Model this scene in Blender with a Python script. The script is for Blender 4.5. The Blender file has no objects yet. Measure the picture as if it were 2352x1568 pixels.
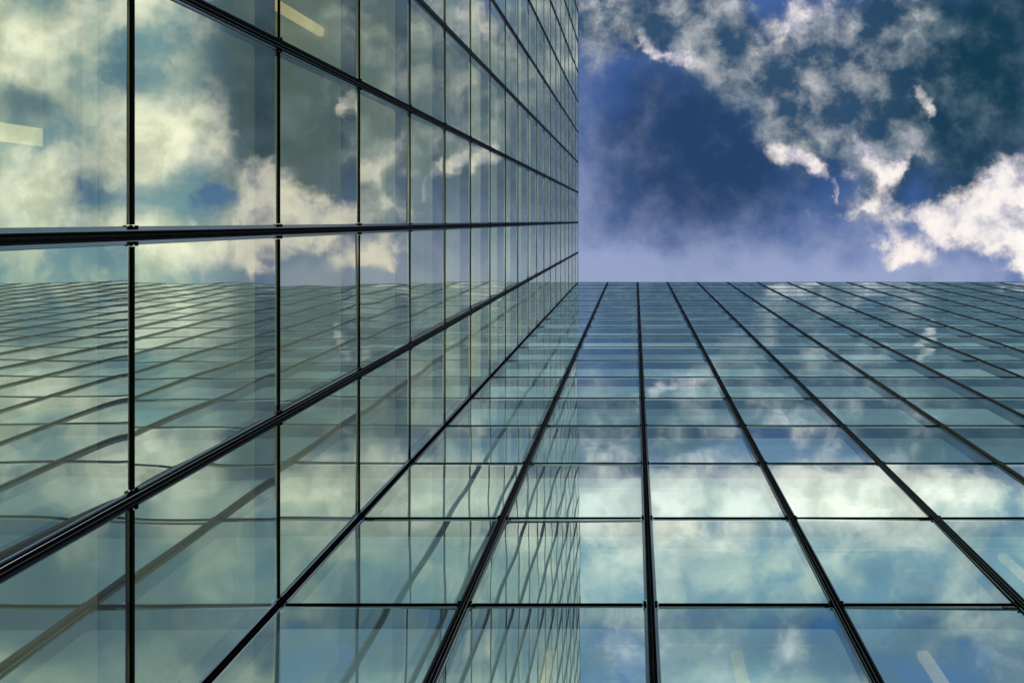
import bpy, math, random
import numpy as np

random.seed(7)
sc = bpy.context.scene
col = sc.collection

# ------------------------------------------------------------------ sizes (metres)
H = 3.6                       # storey height
F = 1700.0                    # focal length in pixels of a 2352 px wide frame
DA = 2818 / F * H             # camera to the left wing's glass
DB = 3032 / F * H             # camera to the other wing's glass
CAMZ = 1.6
WA, WB = 3.122, 3.112         # bay widths
NA, NB = 15, 22               # bays
K0 = 2.4315
REVEAL = 0.36                 # depth of the inner window frame
levels = [0.0] + [CAMZ + (K0 + k) * H for k in range(-2, 20)]     # transom heights
NL = len(levels) - 1          # storeys


def tag(o, label=None, cat=None, group=None, kind=None):
    if label: o['label'] = label
    if cat: o['category'] = cat
    if group: o['group'] = group
    if kind: o['kind'] = kind
    return o


# ------------------------------------------------------------------ materials
def new_mat(name):
    m = bpy.data.materials.new(name)
    m.use_nodes = True
    nt = m.node_tree
    nt.nodes.clear()
    return m, nt


def N(nt, typ, **kw):
    n = nt.nodes.new(typ)
    for k, v in kw.items():
        if k.startswith('i_'):
            n.inputs[int(k[2:])].default_value = v
        else:
            setattr(n, k, v)
    return n


def plain(name, color, rough=0.6, spec=0.5, vary=0.12, scale=1.5, stretch=(1, 1, 1), metallic=0.0, bump=0.0):
    """Principled surface with a little worn, uneven colour and gloss."""
    m, nt = new_mat(name)
    out = N(nt, 'ShaderNodeOutputMaterial')
    p = N(nt, 'ShaderNodeBsdfPrincipled')
    p.inputs['Roughness'].default_value = rough
    p.inputs['Specular IOR Level'].default_value = spec
    p.inputs['Metallic'].default_value = metallic
    tc = N(nt, 'ShaderNodeTexCoord')
    mp = N(nt, 'ShaderNodeMapping')
    mp.inputs['Scale'].default_value = stretch
    nz = N(nt, 'ShaderNodeTexNoise')
    nz.inputs['Scale'].default_value = scale
    nz.inputs['Detail'].default_value = 6
    nt.links.new(tc.outputs['Object'], mp.inputs[0])
    nt.links.new(mp.outputs[0], nz.inputs['Vector'])
    mx = N(nt, 'ShaderNodeMix', data_type='RGBA')
    a = tuple(c * (1 - vary) for c in color) + (1,)
    b = tuple(min(1, c * (1 + vary)) for c in color) + (1,)
    mx.inputs[6].default_value = a
    mx.inputs[7].default_value = b
    nt.links.new(nz.outputs[0], mx.inputs[0])
    nt.links.new(mx.outputs[2], p.inputs['Base Color'])
    mr = N(nt, 'ShaderNodeMapRange')
    mr.inputs[3].default_value = max(0.02, rough * 0.8)
    mr.inputs[4].default_value = min(1, rough * 1.2)
    nt.links.new(nz.outputs[0], mr.inputs[0])
    nt.links.new(mr.outputs[0], p.inputs['Roughness'])
    nt.links.new(p.outputs[0], out.inputs[0])
    return m


def glass(name, r0, tint_r, tint_t, power=8.0, haze_lift=0.0, haze_lift_c=(0.70, 0.87, 0.98)):
    """Coated facade glass: mirror reflection that grows towards grazing view, the rest passes through."""
    m, nt = new_mat(name)
    out = N(nt, 'ShaderNodeOutputMaterial')
    geo = N(nt, 'ShaderNodeNewGeometry')
    dot = N(nt, 'ShaderNodeVectorMath', operation='DOT_PRODUCT')
    nt.links.new(geo.outputs['Normal'], dot.inputs[0])
    nt.links.new(geo.outputs['Incoming'], dot.inputs[1])
    ab = N(nt, 'ShaderNodeMath', operation='ABSOLUTE')
    nt.links.new(dot.outputs['Value'], ab.inputs[0])
    om = N(nt, 'ShaderNodeMath', operation='SUBTRACT', i_0=1.0)
    nt.links.new(ab.outputs[0], om.inputs[1])
    pw = N(nt, 'ShaderNodeMath', operation='POWER', i_1=power)
    nt.links.new(om.outputs[0], pw.inputs[0])
    # no two panes carry quite the same coating
    at = N(nt, 'ShaderNodeAttribute', attribute_name='coating')
    rr = N(nt, 'ShaderNodeMath', operation='MULTIPLY_ADD', i_1=0.16, i_2=r0 - 0.08)
    nt.links.new(at.outputs['Fac'], rr.inputs[0])
    cr = N(nt, 'ShaderNodeMath', operation='SUBTRACT', i_0=0.98)
    nt.links.new(rr.outputs[0], cr.inputs[1])
    ma = N(nt, 'ShaderNodeMath', operation='MULTIPLY_ADD', use_clamp=True)
    nt.links.new(pw.outputs[0], ma.inputs[0])
    nt.links.new(cr.outputs[0], ma.inputs[1])
    nt.links.new(rr.outputs[0], ma.inputs[2])
    tm = N(nt, 'ShaderNodeMix', data_type='RGBA')
    nt.links.new(at.outputs['Fac'], tm.inputs[0])
    tm.inputs[6].default_value = (tint_r[0] * 0.93, tint_r[1] * 0.985, tint_r[2], 1)
    tm.inputs[7].default_value = (tint_r[0], tint_r[1], tint_r[2] * 0.95, 1)
    # faint streaks of dirt on the pane change how much it mirrors
    tc = N(nt, 'ShaderNodeTexCoord')
    mp = N(nt, 'ShaderNodeMapping')
    mp.inputs['Scale'].default_value = (1.5, 1.5, 0.3)
    nz = N(nt, 'ShaderNodeTexNoise')
    nz.inputs['Scale'].default_value = 0.9
    nz.inputs['Detail'].default_value = 2
    nt.links.new(tc.outputs['Object'], mp.inputs[0])
    nt.links.new(mp.outputs[0], nz.inputs['Vector'])
    mr = N(nt, 'ShaderNodeMapRange')
    mr.inputs[3].default_value = 0.93
    mr.inputs[4].default_value = 1.05
    nt.links.new(nz.outputs[0], mr.inputs[0])
    mu = N(nt, 'ShaderNodeMath', operation='MULTIPLY', use_clamp=True)
    nt.links.new(ma.outputs[0], mu.inputs[0])
    nt.links.new(mr.outputs[0], mu.inputs[1])
    tr = N(nt, 'ShaderNodeBsdfTransparent')
    tr.inputs[0].default_value = (*tint_t, 1)
    gl = N(nt, 'ShaderNodeBsdfAnisotropic')
    nt.links.new(tm.outputs[2], gl.inputs[0])
    gl.inputs['Roughness'].default_value = 0.0
    mx = N(nt, 'ShaderNodeMixShader')
    nt.links.new(mu.outputs[0], mx.inputs[0])
    nt.links.new(tr.outputs[0], mx.inputs[1])
    nt.links.new(gl.outputs[0], mx.inputs[2])
    if haze_lift:
        # pale uneven haze added over the glass to lift its brightness
        df = N(nt, 'ShaderNodeBsdfDiffuse')
        df.inputs[0].default_value = (*haze_lift_c, 1)
        md = N(nt, 'ShaderNodeMapRange')
        md.inputs[1].default_value = 0.35
        md.inputs[2].default_value = 0.75
        md.inputs[3].default_value = haze_lift * 0.75
        md.inputs[4].default_value = haze_lift * 1.35
        nt.links.new(nz.outputs[0], md.inputs[0])
        # haze strengthens at flat view, where the mirrored sky alone stays dark
        cs = N(nt, 'ShaderNodeMath', operation='MULTIPLY_ADD', i_2=0.09)
        nt.links.new(ab.outputs[0], cs.inputs[0])
        nt.links.new(ab.outputs[0], cs.inputs[1])
        dv = N(nt, 'ShaderNodeMath', operation='DIVIDE', use_clamp=True)
        nt.links.new(md.outputs[0], dv.inputs[0])
        nt.links.new(cs.outputs[0], dv.inputs[1])
        m2 = N(nt, 'ShaderNodeMixShader')
        nt.links.new(dv.outputs[0], m2.inputs[0])
        nt.links.new(mx.outputs[0], m2.inputs[1])
        nt.links.new(df.outputs[0], m2.inputs[2])
        mx = m2
    nt.links.new(mx.outputs[0], out.inputs[0])
    return m


M = {}
M['glass_a'] = glass('coated_glass_warm', 0.55, (0.98, 0.985, 0.85), (0.90, 0.96, 0.82), 8.0, 0.022)
M['glass_b'] = glass('coated_glass_cool', 0.55, (0.90, 0.98, 1.0), (0.82, 0.95, 0.96), 8.0, 0.024, (0.50, 0.78, 1.0))
M['in_a'] = glass('inner_glass_warm', 0.18, (1.0, 0.97, 0.76), (0.95, 0.96, 0.85))
M['in_b'] = glass('inner_glass_cool', 0.22, (0.95, 1.0, 0.94), (0.93, 0.98, 0.94))
M['core'] = plain('black_anodised_metal', (0.004, 0.0042, 0.005), 0.55, 0.0, 0.3, 3)
def satin(name, lo, hi, rough):
    """Satin coated metal: a dim, even, slightly scratched reflection over a near-black coat."""
    m, nt = new_mat(name)
    out = N(nt, 'ShaderNodeOutputMaterial')
    tc = N(nt, 'ShaderNodeTexCoord')
    mp = N(nt, 'ShaderNodeMapping')
    mp.inputs['Scale'].default_value = (3, 3, 0.4)
    nz = N(nt, 'ShaderNodeTexNoise')
    nz.inputs['Scale'].default_value = 2.5
    nz.inputs['Detail'].default_value = 7
    nt.links.new(tc.outputs['Object'], mp.inputs[0])
    nt.links.new(mp.outputs[0], nz.inputs['Vector'])
    mx = N(nt, 'ShaderNodeMix', data_type='RGBA')
    mx.inputs[6].default_value = (*lo, 1)
    mx.inputs[7].default_value = (*hi, 1)
    nt.links.new(nz.outputs[0], mx.inputs[0])
    g = N(nt, 'ShaderNodeBsdfAnisotropic')
    g.inputs['Roughness'].default_value = rough
    nt.links.new(mx.outputs[2], g.inputs[0])
    nt.links.new(g.outputs[0], out.inputs[0])
    return m


M['flange'] = satin('dark_grey_metal', (0.09, 0.13, 0.18), (0.17, 0.22, 0.27), 0.15)
M['edge'] = plain('bright_metal_edge', (0.22, 0.24, 0.26), 0.25, 0.5, 0.15, 4, (1, 1, 0.3), 0.9)
M['frame'] = plain('grey_inner_frame', (0.05, 0.062, 0.075), 0.7, 0.04, 0.1, 2)
def glow_ceiling(name, c_lo, c_hi, s_lo, s_hi, top_gain):
    """Office ceiling with a glow added to brighten the interior, uneven by noise."""
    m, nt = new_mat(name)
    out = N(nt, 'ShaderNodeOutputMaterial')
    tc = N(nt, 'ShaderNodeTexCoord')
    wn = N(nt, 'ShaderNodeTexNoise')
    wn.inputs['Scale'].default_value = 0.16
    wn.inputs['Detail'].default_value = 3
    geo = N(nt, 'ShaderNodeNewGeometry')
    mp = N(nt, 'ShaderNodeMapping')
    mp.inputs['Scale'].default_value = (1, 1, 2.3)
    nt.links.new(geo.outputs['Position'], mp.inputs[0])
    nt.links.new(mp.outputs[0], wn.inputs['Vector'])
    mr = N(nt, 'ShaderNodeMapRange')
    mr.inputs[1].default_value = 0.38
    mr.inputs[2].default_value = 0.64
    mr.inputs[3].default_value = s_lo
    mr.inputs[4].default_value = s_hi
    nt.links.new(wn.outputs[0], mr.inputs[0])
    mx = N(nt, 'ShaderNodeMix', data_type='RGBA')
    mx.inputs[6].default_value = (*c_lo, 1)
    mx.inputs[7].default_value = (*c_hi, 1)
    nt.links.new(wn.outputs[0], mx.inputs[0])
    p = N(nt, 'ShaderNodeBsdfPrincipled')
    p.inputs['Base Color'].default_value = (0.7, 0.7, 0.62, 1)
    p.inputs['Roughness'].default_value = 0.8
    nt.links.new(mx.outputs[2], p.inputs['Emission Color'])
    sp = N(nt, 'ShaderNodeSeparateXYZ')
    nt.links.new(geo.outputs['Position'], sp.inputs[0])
    hz = N(nt, 'ShaderNodeMapRange')          # added glow grows with height, to brighten the upper panes
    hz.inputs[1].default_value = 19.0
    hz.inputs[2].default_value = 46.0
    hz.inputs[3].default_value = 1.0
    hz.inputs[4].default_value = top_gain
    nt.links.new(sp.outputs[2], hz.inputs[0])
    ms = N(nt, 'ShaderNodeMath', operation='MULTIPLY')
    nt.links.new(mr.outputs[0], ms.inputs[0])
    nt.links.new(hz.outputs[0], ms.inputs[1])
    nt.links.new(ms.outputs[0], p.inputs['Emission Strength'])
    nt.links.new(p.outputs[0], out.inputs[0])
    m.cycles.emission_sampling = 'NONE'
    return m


M['ceiling_a'] = glow_ceiling('glow_ceiling_warm', (0.50, 0.88, 0.86), (1.0, 0.92, 0.42), 0.035, 0.19, 4.6)
M['ceiling_b'] = glow_ceiling('glow_ceiling_neutral', (0.42, 0.82, 1.0), (0.80, 0.96, 0.90), 0.11, 0.30, 4.0)
M['floor'] = plain('office_carpet', (0.45, 0.43, 0.36), 0.9, 0.1, 0.15, 2)
def lamp(name, color, strength):
    """Frosted cover of a lit tube, slightly uneven along its length."""
    m, nt = new_mat(name)
    out = N(nt, 'ShaderNodeOutputMaterial')
    tc = N(nt, 'ShaderNodeTexCoord')
    nz = N(nt, 'ShaderNodeTexNoise')
    nz.inputs['Scale'].default_value = 0.8
    nt.links.new(tc.outputs['Object'], nz.inputs['Vector'])
    mr = N(nt, 'ShaderNodeMapRange')
    mr.inputs[1].default_value = 0.3
    mr.inputs[2].default_value = 0.7
    mr.inputs[3].default_value = strength * 0.75
    mr.inputs[4].default_value = strength * 1.2
    nt.links.new(nz.outputs[0], mr.inputs[0])
    em = N(nt, 'ShaderNodeEmission')
    em.inputs[0].default_value = (*color, 1)
    nt.links.new(mr.outputs[0], em.inputs[1])
    nt.links.new(em.outputs[0], out.inputs[0])
    m.cycles.emission_sampling = 'NONE'
    return m


M['tube_a'] = lamp('lit_tube_warm', (1.0, 0.84, 0.40), 1.0)
M['tube_b'] = lamp('lit_tube', (1.0, 0.86, 0.46), 0.65)
M['wall'] = plain('office_wall', (0.62, 0.60, 0.52), 0.8, 0.2, 0.1, 0.4)
M['blind'] = plain('blind_slat', (0.74, 0.73, 0.66), 0.5, 0.4, 0.05, 5)
_p = [n for n in M['blind'].node_tree.nodes if n.type == 'BSDF_PRINCIPLED'][0]
_p.inputs['Transmission Weight'].default_value = 0.6
_p.inputs['Roughness'].default_value = 0.6
M['paving'] = plain('stone_paving', (0.34, 0.33, 0.31), 0.8, 0.3, 0.25, 0.7)
M['roof'] = plain('roof_slab', (0.25, 0.25, 0.25), 0.8, 0.3, 0.2, 0.6)


# ------------------------------------------------------------------ mesh helpers
class Wing:
    """Frame of one facade: s runs along the wall from the inner corner, n points out of it, z up."""
    def __init__(self, o, sdir, ndir, flip):
        self.o = np.array(o, float); self.s = np.array(sdir, float); self.n = np.array(ndir, float); self.flip = flip

    def pt(self, P):
        P = np.asarray(P, float).reshape(-1, 3)
        return self.o + P[:, :1] * self.s + P[:, 1:2] * self.n + P[:, 2:3] * np.array([0, 0, 1.0])


WING_A = Wing((-DA, DB, 0), (0, -1, 0), (1, 0, 0), False)
WING_B = Wing((-DA, DB, 0), (1, 0, 0), (0, -1, 0), True)


class MB:
    """Collects faces in (s, n, z) and links them as one mesh object."""
    def __init__(self, wing):
        self.w = wing; self.v = []; self.f = []; self.m = []; self.sm = []; self.n = 0; self.coat = []

    def add(self, verts, faces, mi=0, smooth=False):
        verts = np.asarray(verts, float).reshape(-1, 3)
        self.v.append(verts)
        for f in faces:
            self.f.append([i + self.n for i in f]); self.m.append(mi); self.sm.append(smooth)
        self.n += len(verts)

    def box(self, s0, s1, n0, n1, z0, z1, mi=0):
        v = [(s, n, z) for z in (z0, z1) for n in (n0, n1) for s in (s0, s1)]
        f = [(0, 2, 3, 1), (4, 5, 7, 6), (0, 1, 5, 4), (2, 6, 7, 3), (0, 4, 6, 2), (1, 3, 7, 5)]
        self.add(v, f, mi)

    def prism(self, prof, z0, z1, mis):
        """Vertical extrusion of a (s, n) outline; mis gives a material per side."""
        k = len(prof)
        v = [(s, n, z0) for s, n in prof] + [(s, n, z1) for s, n in prof]
        for i in range(k):
            j = (i + 1) % k
            self.f.append([self.n + i, self.n + j, self.n + k + j, self.n + k + i]); self.m.append(mis[i]); self.sm.append(False)
        self.f.append([self.n + i for i in reversed(range(k))]); self.m.append(0); self.sm.append(False)
        self.f.append([self.n + k + i for i in range(k)]); self.m.append(0); self.sm.append(False)
        self.v.append(np.array(v, float)); self.n += 2 * k

    def build(self, name, mats, parent=None, origin=None):
        P = self.w.pt(np.concatenate(self.v))
        o0 = np.zeros(3) if origin is None else np.array(origin, float)
        me = bpy.data.meshes.new(name)
        fs = [f[::-1] for f in self.f] if self.w.flip else self.f
        me.from_pydata((P - o0).tolist(), [], fs)
        for m in mats: me.materials.append(m)
        me.polygons.foreach_set('material_index', self.m)
        me.polygons.foreach_set('use_smooth', self.sm)
        me.update()
        if self.coat:
            at = me.attributes.new('coating', 'FLOAT', 'POINT')
            at.data.foreach_set('value', np.concatenate(self.coat))
        ob = bpy.data.objects.new(name, me)
        col.objects.link(ob)
        ob.location = o0
        if parent is not None:
            ob.parent = parent
        return ob


def sheet(mb, s0, s1, z0, z1, n, res, rng, mi, amp=1.0):
    """One slightly warped sheet of glass: own tilt, pillow bulge, roller waves and pinched edges."""
    t = (1 - np.cos(np.linspace(0, math.pi, res))) / 2
    t = 0.55 * t + 0.45 * np.linspace(0, 1, res)
    U, V = np.meshgrid(t, t, indexing='ij')
    w, h = s1 - s0, z1 - z0
    a = rng.normal(0, 0.0036, 2) * amp
    bul = rng.normal(0.0005, 0.0012) * amp
    d = a[0] * (U - .5) * w + a[1] * (V - .5) * h
    d += bul * 16 * (U * (1 - U)) * (V * (1 - V)) * 1.1
    for q in range(3):
        ph = rng.uniform(0, 6.28, 2)
        fr = rng.uniform(0.5, 1.7, 2)
        d += amp * 0.0005 * np.sin(fr[0] * 6.28 * U + ph[0]) * np.sin(fr[1] * 6.28 * V + ph[1])
    e1, e2, e3, e4 = rng.uniform(-0.2, 1.0, 4) * 0.0020 * amp
    d += e1 * np.exp(-U / .04) + e2 * np.exp(-(1 - U) / .04) + e3 * np.exp(-V / .04) + e4 * np.exp(-(1 - V) / .04)
    verts = np.stack([s0 + U * w, n + d, z0 + V * h], -1).reshape(-1, 3)
    idx = np.arange(res * res).reshape(res, res)
    q = np.stack([idx[:-1, :-1], idx[1:, :-1], idx[1:, 1:], idx[:-1, 1:]], -1).reshape(-1, 4)
    mb.add(verts, q.tolist(), mi, True)
    mb.coat.append(np.full(len(verts), rng.random()))


def frame_ring(mb, s0, s1, z0, z1):
    """Inner window frame: a rounded rectangular sleeve behind the glass, with a narrow lip at its back."""
    r, g = 0.10, 0.035
    a0, a1, b0, b1 = s0 + g, s1 - g, z0 + g, z1 - g
    loop, outer = [], []
    for cx, cz, a in ((a1 - r, b1 - r, 0), (a0 + r, b1 - r, 90), (a0 + r, b0 + r, 180), (a1 - r, b0 + r, 270)):
        for q in range(5):
            t = math.radians(a + q * 22.5)
            loop.append((cx + r * math.cos(t), cz + r * math.sin(t)))
            ox = s1 - .004 if math.cos(math.radians(a + 45)) > 0 else s0 + .004
            oz = z1 - .004 if math.sin(math.radians(a + 45)) > 0 else z0 + .004
            outer.append((ox, oz))
    k = len(loop)
    v = [(s, -0.07, z) for s, z in loop] + [(s, -REVEAL, z) for s, z in loop] + [(s, -REVEAL - .01, z) for s, z in outer]
    f = []
    for i in range(k):
        j = (i + 1) % k
        f.append((i, j, k + j, k + i))
        f.append((k + i, k + j, 2 * k + j, 2 * k + i))
    mb.add(v, f, 0, False)


def proj_area(wing, s0, s1, z0, z1):
    """Rough picture share of a pane, clipped to the frame (1024 x 682)."""
    g = np.linspace(0, 1, 9)
    S, Z = np.meshgrid(s0 + g * (s1 - s0), z0 + g * (z1 - z0), indexing='ij')
    P = wing.pt(np.stack([S, 0 * S, Z], -1).reshape(-1, 3))
    zr = P[:, 2] - CAMZ
    if zr.min() < 0.2:
        return 0.0
    x = (1459 + F * P[:, 0] / zr) / 2352
    y = (507 + F * P[:, 1] / zr) / 1568
    inside = ((x > 0) & (x < 1) & (y > 0) & (y < 1)).mean()
    X, Y = x.reshape(9, 9), y.reshape(9, 9)
    area = abs((X[8, 8] - X[0, 0]) * (Y[0, 8] - Y[8, 0]) - (X[0, 8] - X[8, 0]) * (Y[8, 8] - Y[0, 0])) / 2
    return float(inside * min(area, 2.0))


def make_wing(wing, w, nb, root_name, label, glass_mat, in_mat, ceil_mat, col_at, tubes, seed, blind_cells):
    rng = np.random.default_rng(seed)
    root = bpy.data.objects.new(root_name, None)
    col.objects.link(root)
    root.location = (0, 0, 0)
    tag(root, label, 'glass building')
    L = nb * w
    top = levels[-1]
    # ---- panes and their inner frames
    cells = []
    for b in range(nb):
        for k in range(NL):
            cells.append((proj_area(wing, b * w, (b + 1) * w, levels[k], levels[k + 1]), b, k))
    cells.sort(reverse=True)
    shown = {(b, k) for a, b, k in cells[:99] if a > 0}
    rest_g, rest_f = MB(wing), MB(wing)
    for a, b, k in cells:
        s0, s1, z0, z1 = b * w + .012, (b + 1) * w - .012, levels[k] + .012, levels[k + 1] - .012
        one = (b, k) in shown
        g = MB(wing) if one else rest_g
        res = 26 if one else 14
        amp = 0.75 if k > 14 else 1.0
        sheet(g, s0, s1, z0, z1, 0.0, res, rng, 0, amp)
        sheet(g, s0 + .03, s1 - .03, z0 + .03, z1 - .03, -REVEAL + .012, max(10, res // 2), rng, 1, 0.7 * amp)
        fr = MB(wing) if one else rest_f
        frame_ring(fr, s0, s1, z0, z1)
        if one:
            c = wing.pt([((s0 + s1) / 2, 0, z0)])[0]
            po = g.build('glass_pane', [glass_mat, in_mat], root, c)
            fo = fr.build('window_frame', [M['frame']], None, c)
            fo.parent = po
            fo.location = (0, 0, 0)
            if (b, k) in blind_cells:
                bl = MB(wing)
                for q in range(blind_cells[(b, k)]):
                    zc = z1 - .20 - q * .11
                    n0 = -REVEAL - .10
                    bl.add([(s0 + .1, n0 - .03, zc - .03), (s1 - .1, n0 - .03, zc - .03), (s1 - .1, n0 + .03, zc + .03), (s0 + .1, n0 + .03, zc + .03),
                            (s0 + .1, n0 - .03, zc - .033), (s1 - .1, n0 - .03, zc - .033), (s1 - .1, n0 + .03, zc + .027), (s0 + .1, n0 + .03, zc + .027)],
                           [(0, 1, 2, 3), (7, 6, 5, 4), (0, 4, 5, 1), (2, 6, 7, 3)])
                bo = bl.build('window_blind', [M['blind']], None, c)
                bo.parent = po
                bo.location = (0, 0, 0)
    if rest_g.n:
        tag(rest_g.build('glass_pane', [glass_mat, in_mat], root), kind='stuff')
        tag(rest_f.build('window_frame', [M['frame']], root), kind='stuff')
    # ---- mullions: stepped cap on a broad flange, with a pair of clips at every transom
    def mullion(sc_, half=None):
        mb = MB(wing)
        lo = -1 if half is None else 0
        fl = [(-.110, .008), (.110, .008), (.110, .012), (.100, .024), (-.100, .024), (-.110, .012)]
        cp = [(-.062, .0245), (.062, .0245), (.062, .044), (.057, .047), (.057, .070), (.042, .070), (.038, .056), (.012, .056), (.007, .064), (-.007, .064), (-.012, .056), (-.038, .056), (-.042, .070), (-.057, .070), (-.057, .047), (-.062, .044)]
        fm = [0, 1, 2, 1, 2, 1]
        cm = [0, 0, 2, 0, 0, 2, 0, 2, 0, 2, 0, 2, 0, 0, 2, 0]
        if half is not None:
            fl = [(max(s, .004), n) for s, n in fl]
            cp = [(max(s, .004), n) for s, n in cp]
        mb.prism([(sc_ + s, n) for s, n in fl][::1], 0.02, top + .02, fm)
        mb.prism([(sc_ + s, n) for s, n in cp], 0.02, top + .03, cm)
        for z in levels[1:-1]:
            for sg in ((-1, 1) if half is None else (1,)):
                a0, a1 = sorted((sc_ + sg * .070, sc_ + sg * .122))
                mb.box(a0, a1, .0255, .050, z - .065, z - .028, 0)
                mb.box(a0, a1, .0255, .050, z + .028, z + .065, 0)
        c = wing.pt([(sc_, 0, 0)])[0]
        return mb.build('mullion', [M['core'], M['flange'], M['edge']], root, c)
    for b in range(0, nb + 1):
        mullion(b * w, True if b == 0 else None)
    # ---- transoms
    for z in levels[1:-1]:
        mb = MB(wing)
        for b in range(nb):
            s0, s1 = b * w + (.13 if b else .13), (b + 1) * w - .13
            mb.box(s0, s1, .006, .030, z - .030, z + .030)
        mb.build('transom', [M['core']], root, wing.pt([(L / 2, 0, z)])[0])
    # ---- floors with pale ceilings below
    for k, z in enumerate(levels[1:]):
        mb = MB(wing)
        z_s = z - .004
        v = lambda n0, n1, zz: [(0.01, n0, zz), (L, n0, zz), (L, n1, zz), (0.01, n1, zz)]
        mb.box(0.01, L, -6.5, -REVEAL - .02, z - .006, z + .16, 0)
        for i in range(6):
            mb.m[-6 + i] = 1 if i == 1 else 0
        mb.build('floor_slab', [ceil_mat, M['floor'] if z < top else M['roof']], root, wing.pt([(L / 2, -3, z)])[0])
    # ---- upright light tubes in the bays, storey-high
    rest_t = MB(wing)
    for b in range(nb):
        sb = (b + col_at) * w
        for k in range(NL):
            if tubes is not None and (b, k) not in tubes: continue
            if tubes is None and (b < 1 or b > 11 or k < 2 or k > 4 or (b == 1 and k > 3) or (k > 3 and b % 3 != 1)): continue
            one = (b, k) in shown
            mb = MB(wing) if one else rest_t
            r, y0 = .095, -.74
            prof = [(sb - r, y0 - .02), (sb - r, y0 - .12), (sb + r, y0 - .12), (sb + r, y0 - .02), (sb + r * .6, y0), (sb - r * .6, y0)]
            mb.prism(prof, levels[k] + .17, levels[k + 1] - .01, [0] * 6)
            if one:
                mb.build('light_tube', [M['tube_a' if tubes is not None else 'tube_b']], root, wing.pt([(sb, y0, levels[k])])[0])
    if rest_t.n:
        tag(rest_t.build('light_tube', [M['tube_a' if tubes is not None else 'tube_b']], root), kind='stuff')
    # ---- back wall, end walls and roof edge
    mb = MB(wing)
    mb.box(0.01, L, -6.7, -6.52, 0, top)
    mb.build('back_wall', [M['wall']], root)
    mb = MB(wing)
    mb.box(-.01 + .012, .05, -6.5, -REVEAL - .02, 0.0, top - .02)
    mb.box(L + .01, L + .2, -6.7, -.06, 0.0, top)
    mb.build('end_wall', [M['wall']], root)
    mb = MB(wing)
    mb.box(0.15, L, -.30, .030, top + .005, top + .05)
    mb.build('roof_coping', [M['core']], root)
    return root


blA = {}
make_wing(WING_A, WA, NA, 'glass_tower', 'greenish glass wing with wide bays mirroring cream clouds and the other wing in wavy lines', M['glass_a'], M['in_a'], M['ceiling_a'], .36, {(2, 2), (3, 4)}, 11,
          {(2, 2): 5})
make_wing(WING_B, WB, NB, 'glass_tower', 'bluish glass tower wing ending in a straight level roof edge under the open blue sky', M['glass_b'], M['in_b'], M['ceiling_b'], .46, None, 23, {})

# ------------------------------------------------------------------ ground
me = bpy.data.meshes.new('ground')
G = 3000
me.from_pydata([(-G, -G, 0), (G, -G, 0), (G, G, 0), (-G, G, 0)], [], [(0, 1, 2, 3)])
me.materials.append(M['paving'])
go = bpy.data.objects.new('ground', me)
col.objects.link(go)
go.location.z = -.004
tag(go, 'pale stone paving around the foot of both glass wings', kind='structure')

# ------------------------------------------------------------------ sun
SUN_EL, SUN_AZ = math.radians(31), math.atan2(-0.62, 1.0)      # direction towards the sun in the XY plane
sd = (math.cos(SUN_EL) * math.cos(SUN_AZ), math.cos(SUN_EL) * math.sin(SUN_AZ), math.sin(SUN_EL))
sl = bpy.data.lights.new('sun', 'SUN')
sl.energy = 1.5
sl.angle = math.radians(12)
sl.color = (1.0, 0.93, 0.80)
so = bpy.data.objects.new('sun', sl)
col.objects.link(so)
so.location = (20, -20, 60)
from mathutils import Vector
so.rotation_euler = Vector(sd).to_track_quat('Z', 'Y').to_euler()

# ------------------------------------------------------------------ sky with clouds
world = bpy.data.worlds.new('World')
sc.world = world
world.use_nodes = True
nt = world.node_tree
nt.nodes.clear()
lk = nt.links.new


def math_n(op, a=None, b=None, c=None, clamp=False):
    n = N(nt, 'ShaderNodeMath', operation=op, use_clamp=clamp)
    for i, x in enumerate((a, b, c)):
        if x is None: continue
        if isinstance(x, (int, float)): n.inputs[i].default_value = x
        else: lk(x, n.inputs[i])
    return n.outputs[0]


def vmath(op, a, b=None):
    n = N(nt, 'ShaderNodeVectorMath', operation=op)
    for i, x in enumerate((a, b)):
        if x is None: continue
        if isinstance(x, tuple): n.inputs[i].default_value = x
        else: lk(x, n.inputs[i])
    return n


def mixc(f, a, b):
    n = N(nt, 'ShaderNodeMix', data_type='RGBA')
    for i, x in ((0, f), (6, a), (7, b)):
        if isinstance(x, tuple): n.inputs[i].default_value = (*x, 1)
        elif isinstance(x, (int, float)): n.inputs[i].default_value = x
        else: lk(x, n.inputs[i])
    return n.outputs[2]


def smooth(x, lo, hi):
    n = N(nt, 'ShaderNodeMapRange', interpolation_type='SMOOTHSTEP')
    lk(x, n.inputs[0])
    n.inputs[1].default_value = lo
    n.inputs[2].default_value = hi
    return n.outputs[0]


def noise(vec, scale, detail, rough, lac=2.0, dist=0.0, color=False):
    n = N(nt, 'ShaderNodeTexNoise')
    lk(vec, n.inputs['Vector'])
    n.inputs['Scale'].default_value = scale
    n.inputs['Detail'].default_value = detail
    n.inputs['Roughness'].default_value = rough
    n.inputs['Lacunarity'].default_value = lac
    n.inputs['Distortion'].default_value = dist
    return n.outputs[1 if color else 0]


tc = N(nt, 'ShaderNodeTexCoord')
sep = N(nt, 'ShaderNodeSeparateXYZ')
lk(tc.outputs['Generated'], sep.inputs[0])
zc = math_n('MAXIMUM', sep.outputs[2], 0.12)
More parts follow.
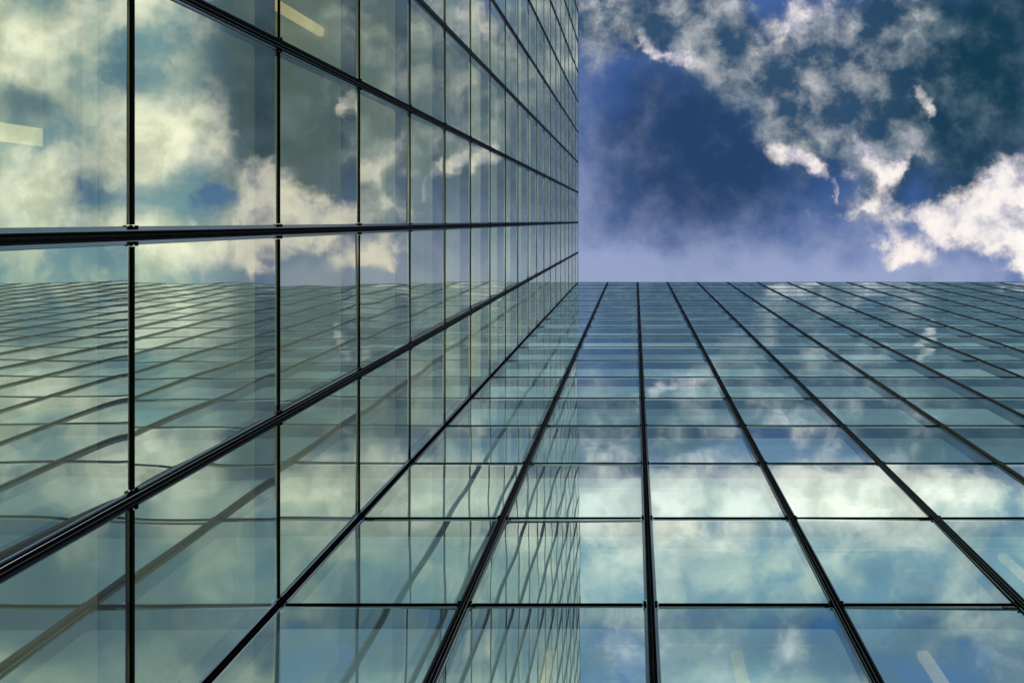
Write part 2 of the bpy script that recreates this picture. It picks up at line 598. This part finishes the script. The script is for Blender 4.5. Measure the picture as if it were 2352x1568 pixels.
# a flat cloud deck overhead, measured in hundredths of its height from a fixed origin
cu = math_n('MULTIPLY_ADD', math_n('DIVIDE', sep.outputs[0], zc), F / 100, 14.59)
cv = math_n('MULTIPLY_ADD', math_n('DIVIDE', sep.outputs[1], zc), F / 100, 5.07)
cmb = N(nt, 'ShaderNodeCombineXYZ')
lk(cu, cmb.inputs[0]); lk(cv, cmb.inputs[1]); cmb.inputs[2].default_value = 1.0
q0 = cmb.outputs[0]


def warped(vec, scale, amt, detail, rough=0.55):
    c = noise(vec, scale, detail, rough, color=True)
    d = vmath('SUBTRACT', c, (.5, .5, .5)).outputs[0]
    d = vmath('MULTIPLY', d, (amt, amt, 0)).outputs[0]
    return vmath('ADD', vec, d).outputs[0]


q1 = warped(q0, 1.6, 0.75, 9, 0.62)
qf = warped(q0, 2.2, 0.30, 5)
q2 = warped(q0, 0.45, 1.6, 5)


def blobs(vec, items, after=None):
    """Sum of soft elliptical patches: (x, y, rx, ry, angle, amount)."""
    acc, prev = None, after
    for x, y, rx, ry, an, am in items:
        if prev is None:
            qv = vec
        else:                      # evaluated one after the other, so the shader's stack stays small
            n = N(nt, 'ShaderNodeVectorMath', operation='MULTIPLY_ADD')
            lk(prev, n.inputs[0])
            n.inputs[1].default_value = (1e-7, 0, 0)
            lk(vec, n.inputs[2])
            qv = n.outputs[0]
        x, y, rx, ry = x / 100, y / 100, rx / 100, ry / 100
        c, si = math.cos(math.radians(an)), math.sin(math.radians(an))
        u = vmath('DOT_PRODUCT', qv, (c / rx, si / rx, -(c * x + si * y) / rx)).outputs['Value']
        v = vmath('DOT_PRODUCT', qv, (-si / ry, c / ry, (si * x - c * y) / ry)).outputs['Value']
        d = math_n('MULTIPLY_ADD', v, v, math_n('MULTIPLY', u, u))
        e = math_n('POWER', 0.36788, d)
        acc = math_n('MULTIPLY_ADD', e, am, 0.0 if acc is None else acc)
        prev = acc
    return acc


WHITE = [
    (1815, 48, 34, 48, 25, .95), (1512, 122, 48, 16, 25, .9), (1570, 140, 28, 12, 0, .7), (1480, 85, 16, 34, -15, .5),
    (1739, 108, 24, 40, -30, .25), (1419, 103, 12, 20, 20, .35),
    (1775, 352, 38, 28, 0, .65), (1850, 366, 50, 24, 18, .9), (1892, 400, 20, 38, -25, .85), (1914, 445, 8, 26, -10, .5), (1938, 405, 18, 20, 0, .35),
    (2000, 362, 14, 54, -35, .8), (2064, 388, 24, 30, 10, .95), (2034, 430, 24, 32, 0, .65),
    (2134, 252, 18, 26, -20, .9), (2108, 205, 18, 40, -30, .5), (2172, 305, 14, 36, -30, .28),
    (2135, 500, 52, 46, 0, .95), (2225, 490, 68, 54, -20, 1.05), (2320, 415, 70, 60, -30, 1.05), (2240, 545, 68, 28, 5, .8),
    (2330, 535, 60, 36, 10, .85), (2070, 575, 66, 22, 15, 1.05), (2045, 605, 36, 16, 0, .95), (2045, 500, 38, 50, 0, .5), (2343, 612, 12, 34, 0, .65),
    (1870, 490, 80, 18, 0, .45), (1985, 478, 64, 14, -12, .6),
    (2880, -400, 220, 150, 0, -.8), (2800, 260, 380, 330, 0, .25), (2330, 60, 70, 110, 0, -.5), (2350, 260, 50, 60, 0, -.4), (1850, -130, 650, 120, 0, .3),
    (1540, 420, 180, 190, 0, -1.0), (1700, 250, 90, 70, 20, -.4), (1720, 520, 160, 70, 0, -.6), (2280, 190, 110, 140, 0, -.8), (1380, 300, 90, 130, 0, -.5), (1660, 600, 320, 60, 0, -.4),
    # beyond the frame, seen only mirrored in the glass
    (2530, 330, 200, 90, 30, 1.0), (2400, 470, 80, 40, 0, .7), (2600, 530, 170, 40, 0, .8), (2830, 430, 120, 70, -15, 1.0), (2850, 90, 120, 70, 20, .85),
    (2440, 580, 150, 45, 0, .9), (2438, 462, 48, 40, 0, -1.2), (2718, 430, 50, 60, 0, -.7),
    (1600, -140, 160, 75, 0, .95), (1900, -130, 200, 80, 5, 1.05), (1390, -95, 90, 90, 0, .8), (2170, -120, 170, 60, 0, .85),
    (1560, -240, 90, 45, 0, .5), (1815, -465, 45, 40, 40, .6), (2560, -50, 160, 90, 0, .95), (2700, -70, 180, 70, 0, .4), (1430, -455, 40, 50, 0, .4),
]
GREY = [
    (1375, 50, 130, 100, 0, 1.0), (1590, 35, 150, 90, 10, 1.15), (2200, 150, 190, 170, 0, .55), (1480, 60, 60, 60, 0, .3), (1640, 130, 70, 80, 20, .55), (1650, 190, 26, 80, -20, .5),
    (1740, 170, 110, 100, 30, .75), (1848, 260, 120, 100, 20, .9), (1890, 130, 120, 110, 0, .65), (1975, 130, 110, 110, 30, .75),
    (1800, 335, 120, 60, 10, .7), (2000, 270, 120, 100, 0, .6), (2090, 40, 90, 80, 30, .65), (1960, 475, 160, 40, 0, .35), (2130, 250, 60, 110, -25, .35), (2250, 470, 170, 130, 0, .5),
    (2040, 400, 60, 110, 0, .4), (1560, 400, 180, 170, 0, -.8), (1720, 540, 220, 60, 0, -.5),
]
PALE = [   # thin bright veil
    (1310, 500, 90, 280, 0, .5), (1345, 655, 170, 100, 0, .5), (1750, 665, 520, 100, 0, .75), (2100, 640, 330, 90, 0, .5), (1400, 40, 140, 90, 0, .5), (1900, 560, 260, 80, 0, .2),
]
DARK = [   # deep storm-blue patches
    (1640, 290, 230, 170, 20, .85), (1490, 330, 160, 190, 0, .35), (1720, 410, 230, 110, 10, .5), (1560, 490, 160, 100, 0, .25), (2010, 100, 180, 110, 20, .65),
    (1890, 180, 80, 80, 0, .45), (1690, 165, 50, 40, 0, .45), (2060, 270, 90, 140, 0, .6), (2270, 240, 150, 220, 10, .9), (2340, 80, 190, 190, 0, .9),
    (1935, 370, 50, 35, 0, .45), (2880, 240, 110, 70, 0, .7), (2718, 430, 60, 70, 0, .6), (2850, -310, 300, 180, 0, 1.2), (2150, -490, 460, 105, 0, 1.0), (1400, -500, 180, 110, 0, .6),
    (1750, -470, 220, 60, 0, .45),
]

w_sum = blobs(q1, WHITE)
g_sum = blobs(q1, GREY, w_sum)
p_sum = blobs(q2, PALE, g_sum)
d_sum = blobs(q2, DARK, p_sum)

fb = noise(qf, 0.98, 12, 0.555, 2.1, 0.0)
fb2 = noise(q0, 0.42, 9, 0.58, 2.1, 0.3)

sky = N(nt, 'ShaderNodeTexSky', sky_type='NISHITA')
sky.sun_disc = False
sky.sun_elevation = SUN_EL
sky.sun_rotation = math.atan2(sd[0], sd[1])
sky.air_density = 1.0
sky.dust_density = 0.5
sky.ozone_density = 3.0
clear = vmath('MULTIPLY', sky.outputs[0], (0.60, 0.85, 1.25)).outputs[0]

S = 10.0      # Background strength is 0.1


def c10(r, g, b, k=1.0):
    f = lambda c: ((c / 255 + .055) / 1.055) ** 2.4 if c > 10 else c / 255 / 12.92
    return (f(r) * S * k, f(g) * S * k, f(b) * S * k)


# towards the sun, past the storm cloud, the deck is thin, soft and bright
sunny = math_n('MAXIMUM', smooth(cu, 23.2, 25.2), smooth(math_n('MULTIPLY', cv, -1.0), 0.1, 1.6))
soft = noise(q2, 0.62, 9, 0.58)
base = mixc(0.6, clear, c10(68, 101, 162))
base = mixc(sunny, base, mixc(smooth(soft, .38, .6), c10(118, 164, 190, 1.2), c10(178, 200, 194, 1.35)))
dk = smooth(math_n('MULTIPLY_ADD', math_n('SUBTRACT', fb2, .5), 1.3, d_sum), -0.15, 1.05)
teal = smooth(cu, 19.0, 22.5)
darkc = mixc(teal, c10(38, 66, 106), c10(22, 60, 80))
darkc = mixc(sunny, darkc, c10(62, 106, 142, 1.1))
c1 = mixc(dk, base, darkc)
pv = math_n('MULTIPLY_ADD', math_n('SUBTRACT', fb, .5), .8, math_n('MULTIPLY_ADD', math_n('SUBTRACT', fb2, .5), 1.1, p_sum))
c2 = mixc(math_n('MULTIPLY', smooth(pv, -0.1, 0.95), .8), c1, c10(164, 176, 210))
gg = math_n('MULTIPLY_ADD', math_n('SUBTRACT', fb, .5), 2.0, g_sum)
greyc = mixc(smooth(fb, .40, .68), c10(50, 80, 108), c10(180, 184, 186))
greyc = mixc(math_n('MULTIPLY', teal, .75), greyc, mixc(smooth(fb, .38, .72), c10(24, 60, 78), c10(66, 102, 116)))
mass = math_n('MULTIPLY_ADD', math_n('SUBTRACT', fb2, .5), 1.4, g_sum)
massc = mixc(teal, mixc(smooth(fb, .40, .64), c10(44, 76, 108), c10(98, 120, 144)), mixc(smooth(fb, .40, .66), c10(20, 58, 80), c10(56, 92, 112)))
c3 = mixc(math_n('MULTIPLY', smooth(mass, 0.1, 0.85), .9), c2, massc)
c3 = mixc(math_n('MULTIPLY', smooth(gg, 0.25, 1.45), .85), c3, greyc)
b_sum = blobs(q2, [(2438, 458, 62, 46, 0, 1.1), (2210, -505, 140, 70, 0, .9), (1420, -490, 110, 90, 0, .85), (1950, -430, 200, 70, 0, .5), (2720, 430, 50, 50, 0, .6)], d_sum)
c3 = mixc(smooth(math_n('MULTIPLY', b_sum, math_n('MULTIPLY_ADD', math_n('SUBTRACT', fb, .5), -5.0, 1.0)), .25, .95), c3, c10(56, 116, 184))
fbw = N(nt, 'ShaderNodeMix', data_type='FLOAT')
lk(sunny, fbw.inputs[0]); lk(fb, fbw.inputs[2]); lk(soft, fbw.inputs[3])
gain = math_n('MULTIPLY_ADD', sunny, -0.2, 2.6)
ww = math_n('MULTIPLY_ADD', math_n('SUBTRACT', fbw.outputs[0], .5), gain, w_sum)
lil = smooth(noise(q1, 1.7, 7, 0.6), .36, .60)
whc = mixc(lil, c10(172, 174, 194), c10(253, 243, 238))
whc = mixc(smooth(ww, .8, 1.5), whc, c10(253, 247, 242))
whc = mixc(sunny, whc, mixc(smooth(fb, .36, .62), c10(226, 228, 212, 1.25), c10(250, 247, 232, 1.75)))
wf = N(nt, 'ShaderNodeMix', data_type='FLOAT')
lk(sunny, wf.inputs[0]); lk(smooth(ww, 0.15, 1.0), wf.inputs[2]); lk(smooth(ww, -0.05, 1.25), wf.inputs[3])
c4 = mixc(wf.outputs[0], c3, whc)
bg = N(nt, 'ShaderNodeBackground')
lk(c4, bg.inputs[0])
bg.inputs[1].default_value = 0.1
world.cycles.sampling_method = 'NONE'
wo = N(nt, 'ShaderNodeOutputWorld')
lk(bg.outputs[0], wo.inputs[0])

# ------------------------------------------------------------------ camera: straight up, with lens shift
cd = bpy.data.cameras.new('camera')
cam = bpy.data.objects.new('camera', cd)
col.objects.link(cam)
cam.location = (0, 0, CAMZ)
cam.rotation_euler = (math.pi, 0, 0)
cd.sensor_fit = 'HORIZONTAL'
cd.sensor_width = 36
cd.lens = F / 2352 * 36
cd.shift_x = -(1459 - 1176) / 2352
cd.shift_y = -(784 - 507) / 2352
cd.clip_end = 8000
sc.camera = cam

sc.view_settings.view_transform = 'Standard'
sc.view_settings.look = 'None'
sc.view_settings.exposure = 0
sc.view_settings.gamma = 1
sc.render.engine = 'CYCLES'
cy = sc.cycles
cy.max_bounces = 14
cy.diffuse_bounces = 3
cy.glossy_bounces = 8
cy.transparent_max_bounces = 24
cy.caustics_reflective = False
cy.sample_clamp_indirect = 4
cy.use_denoising = True
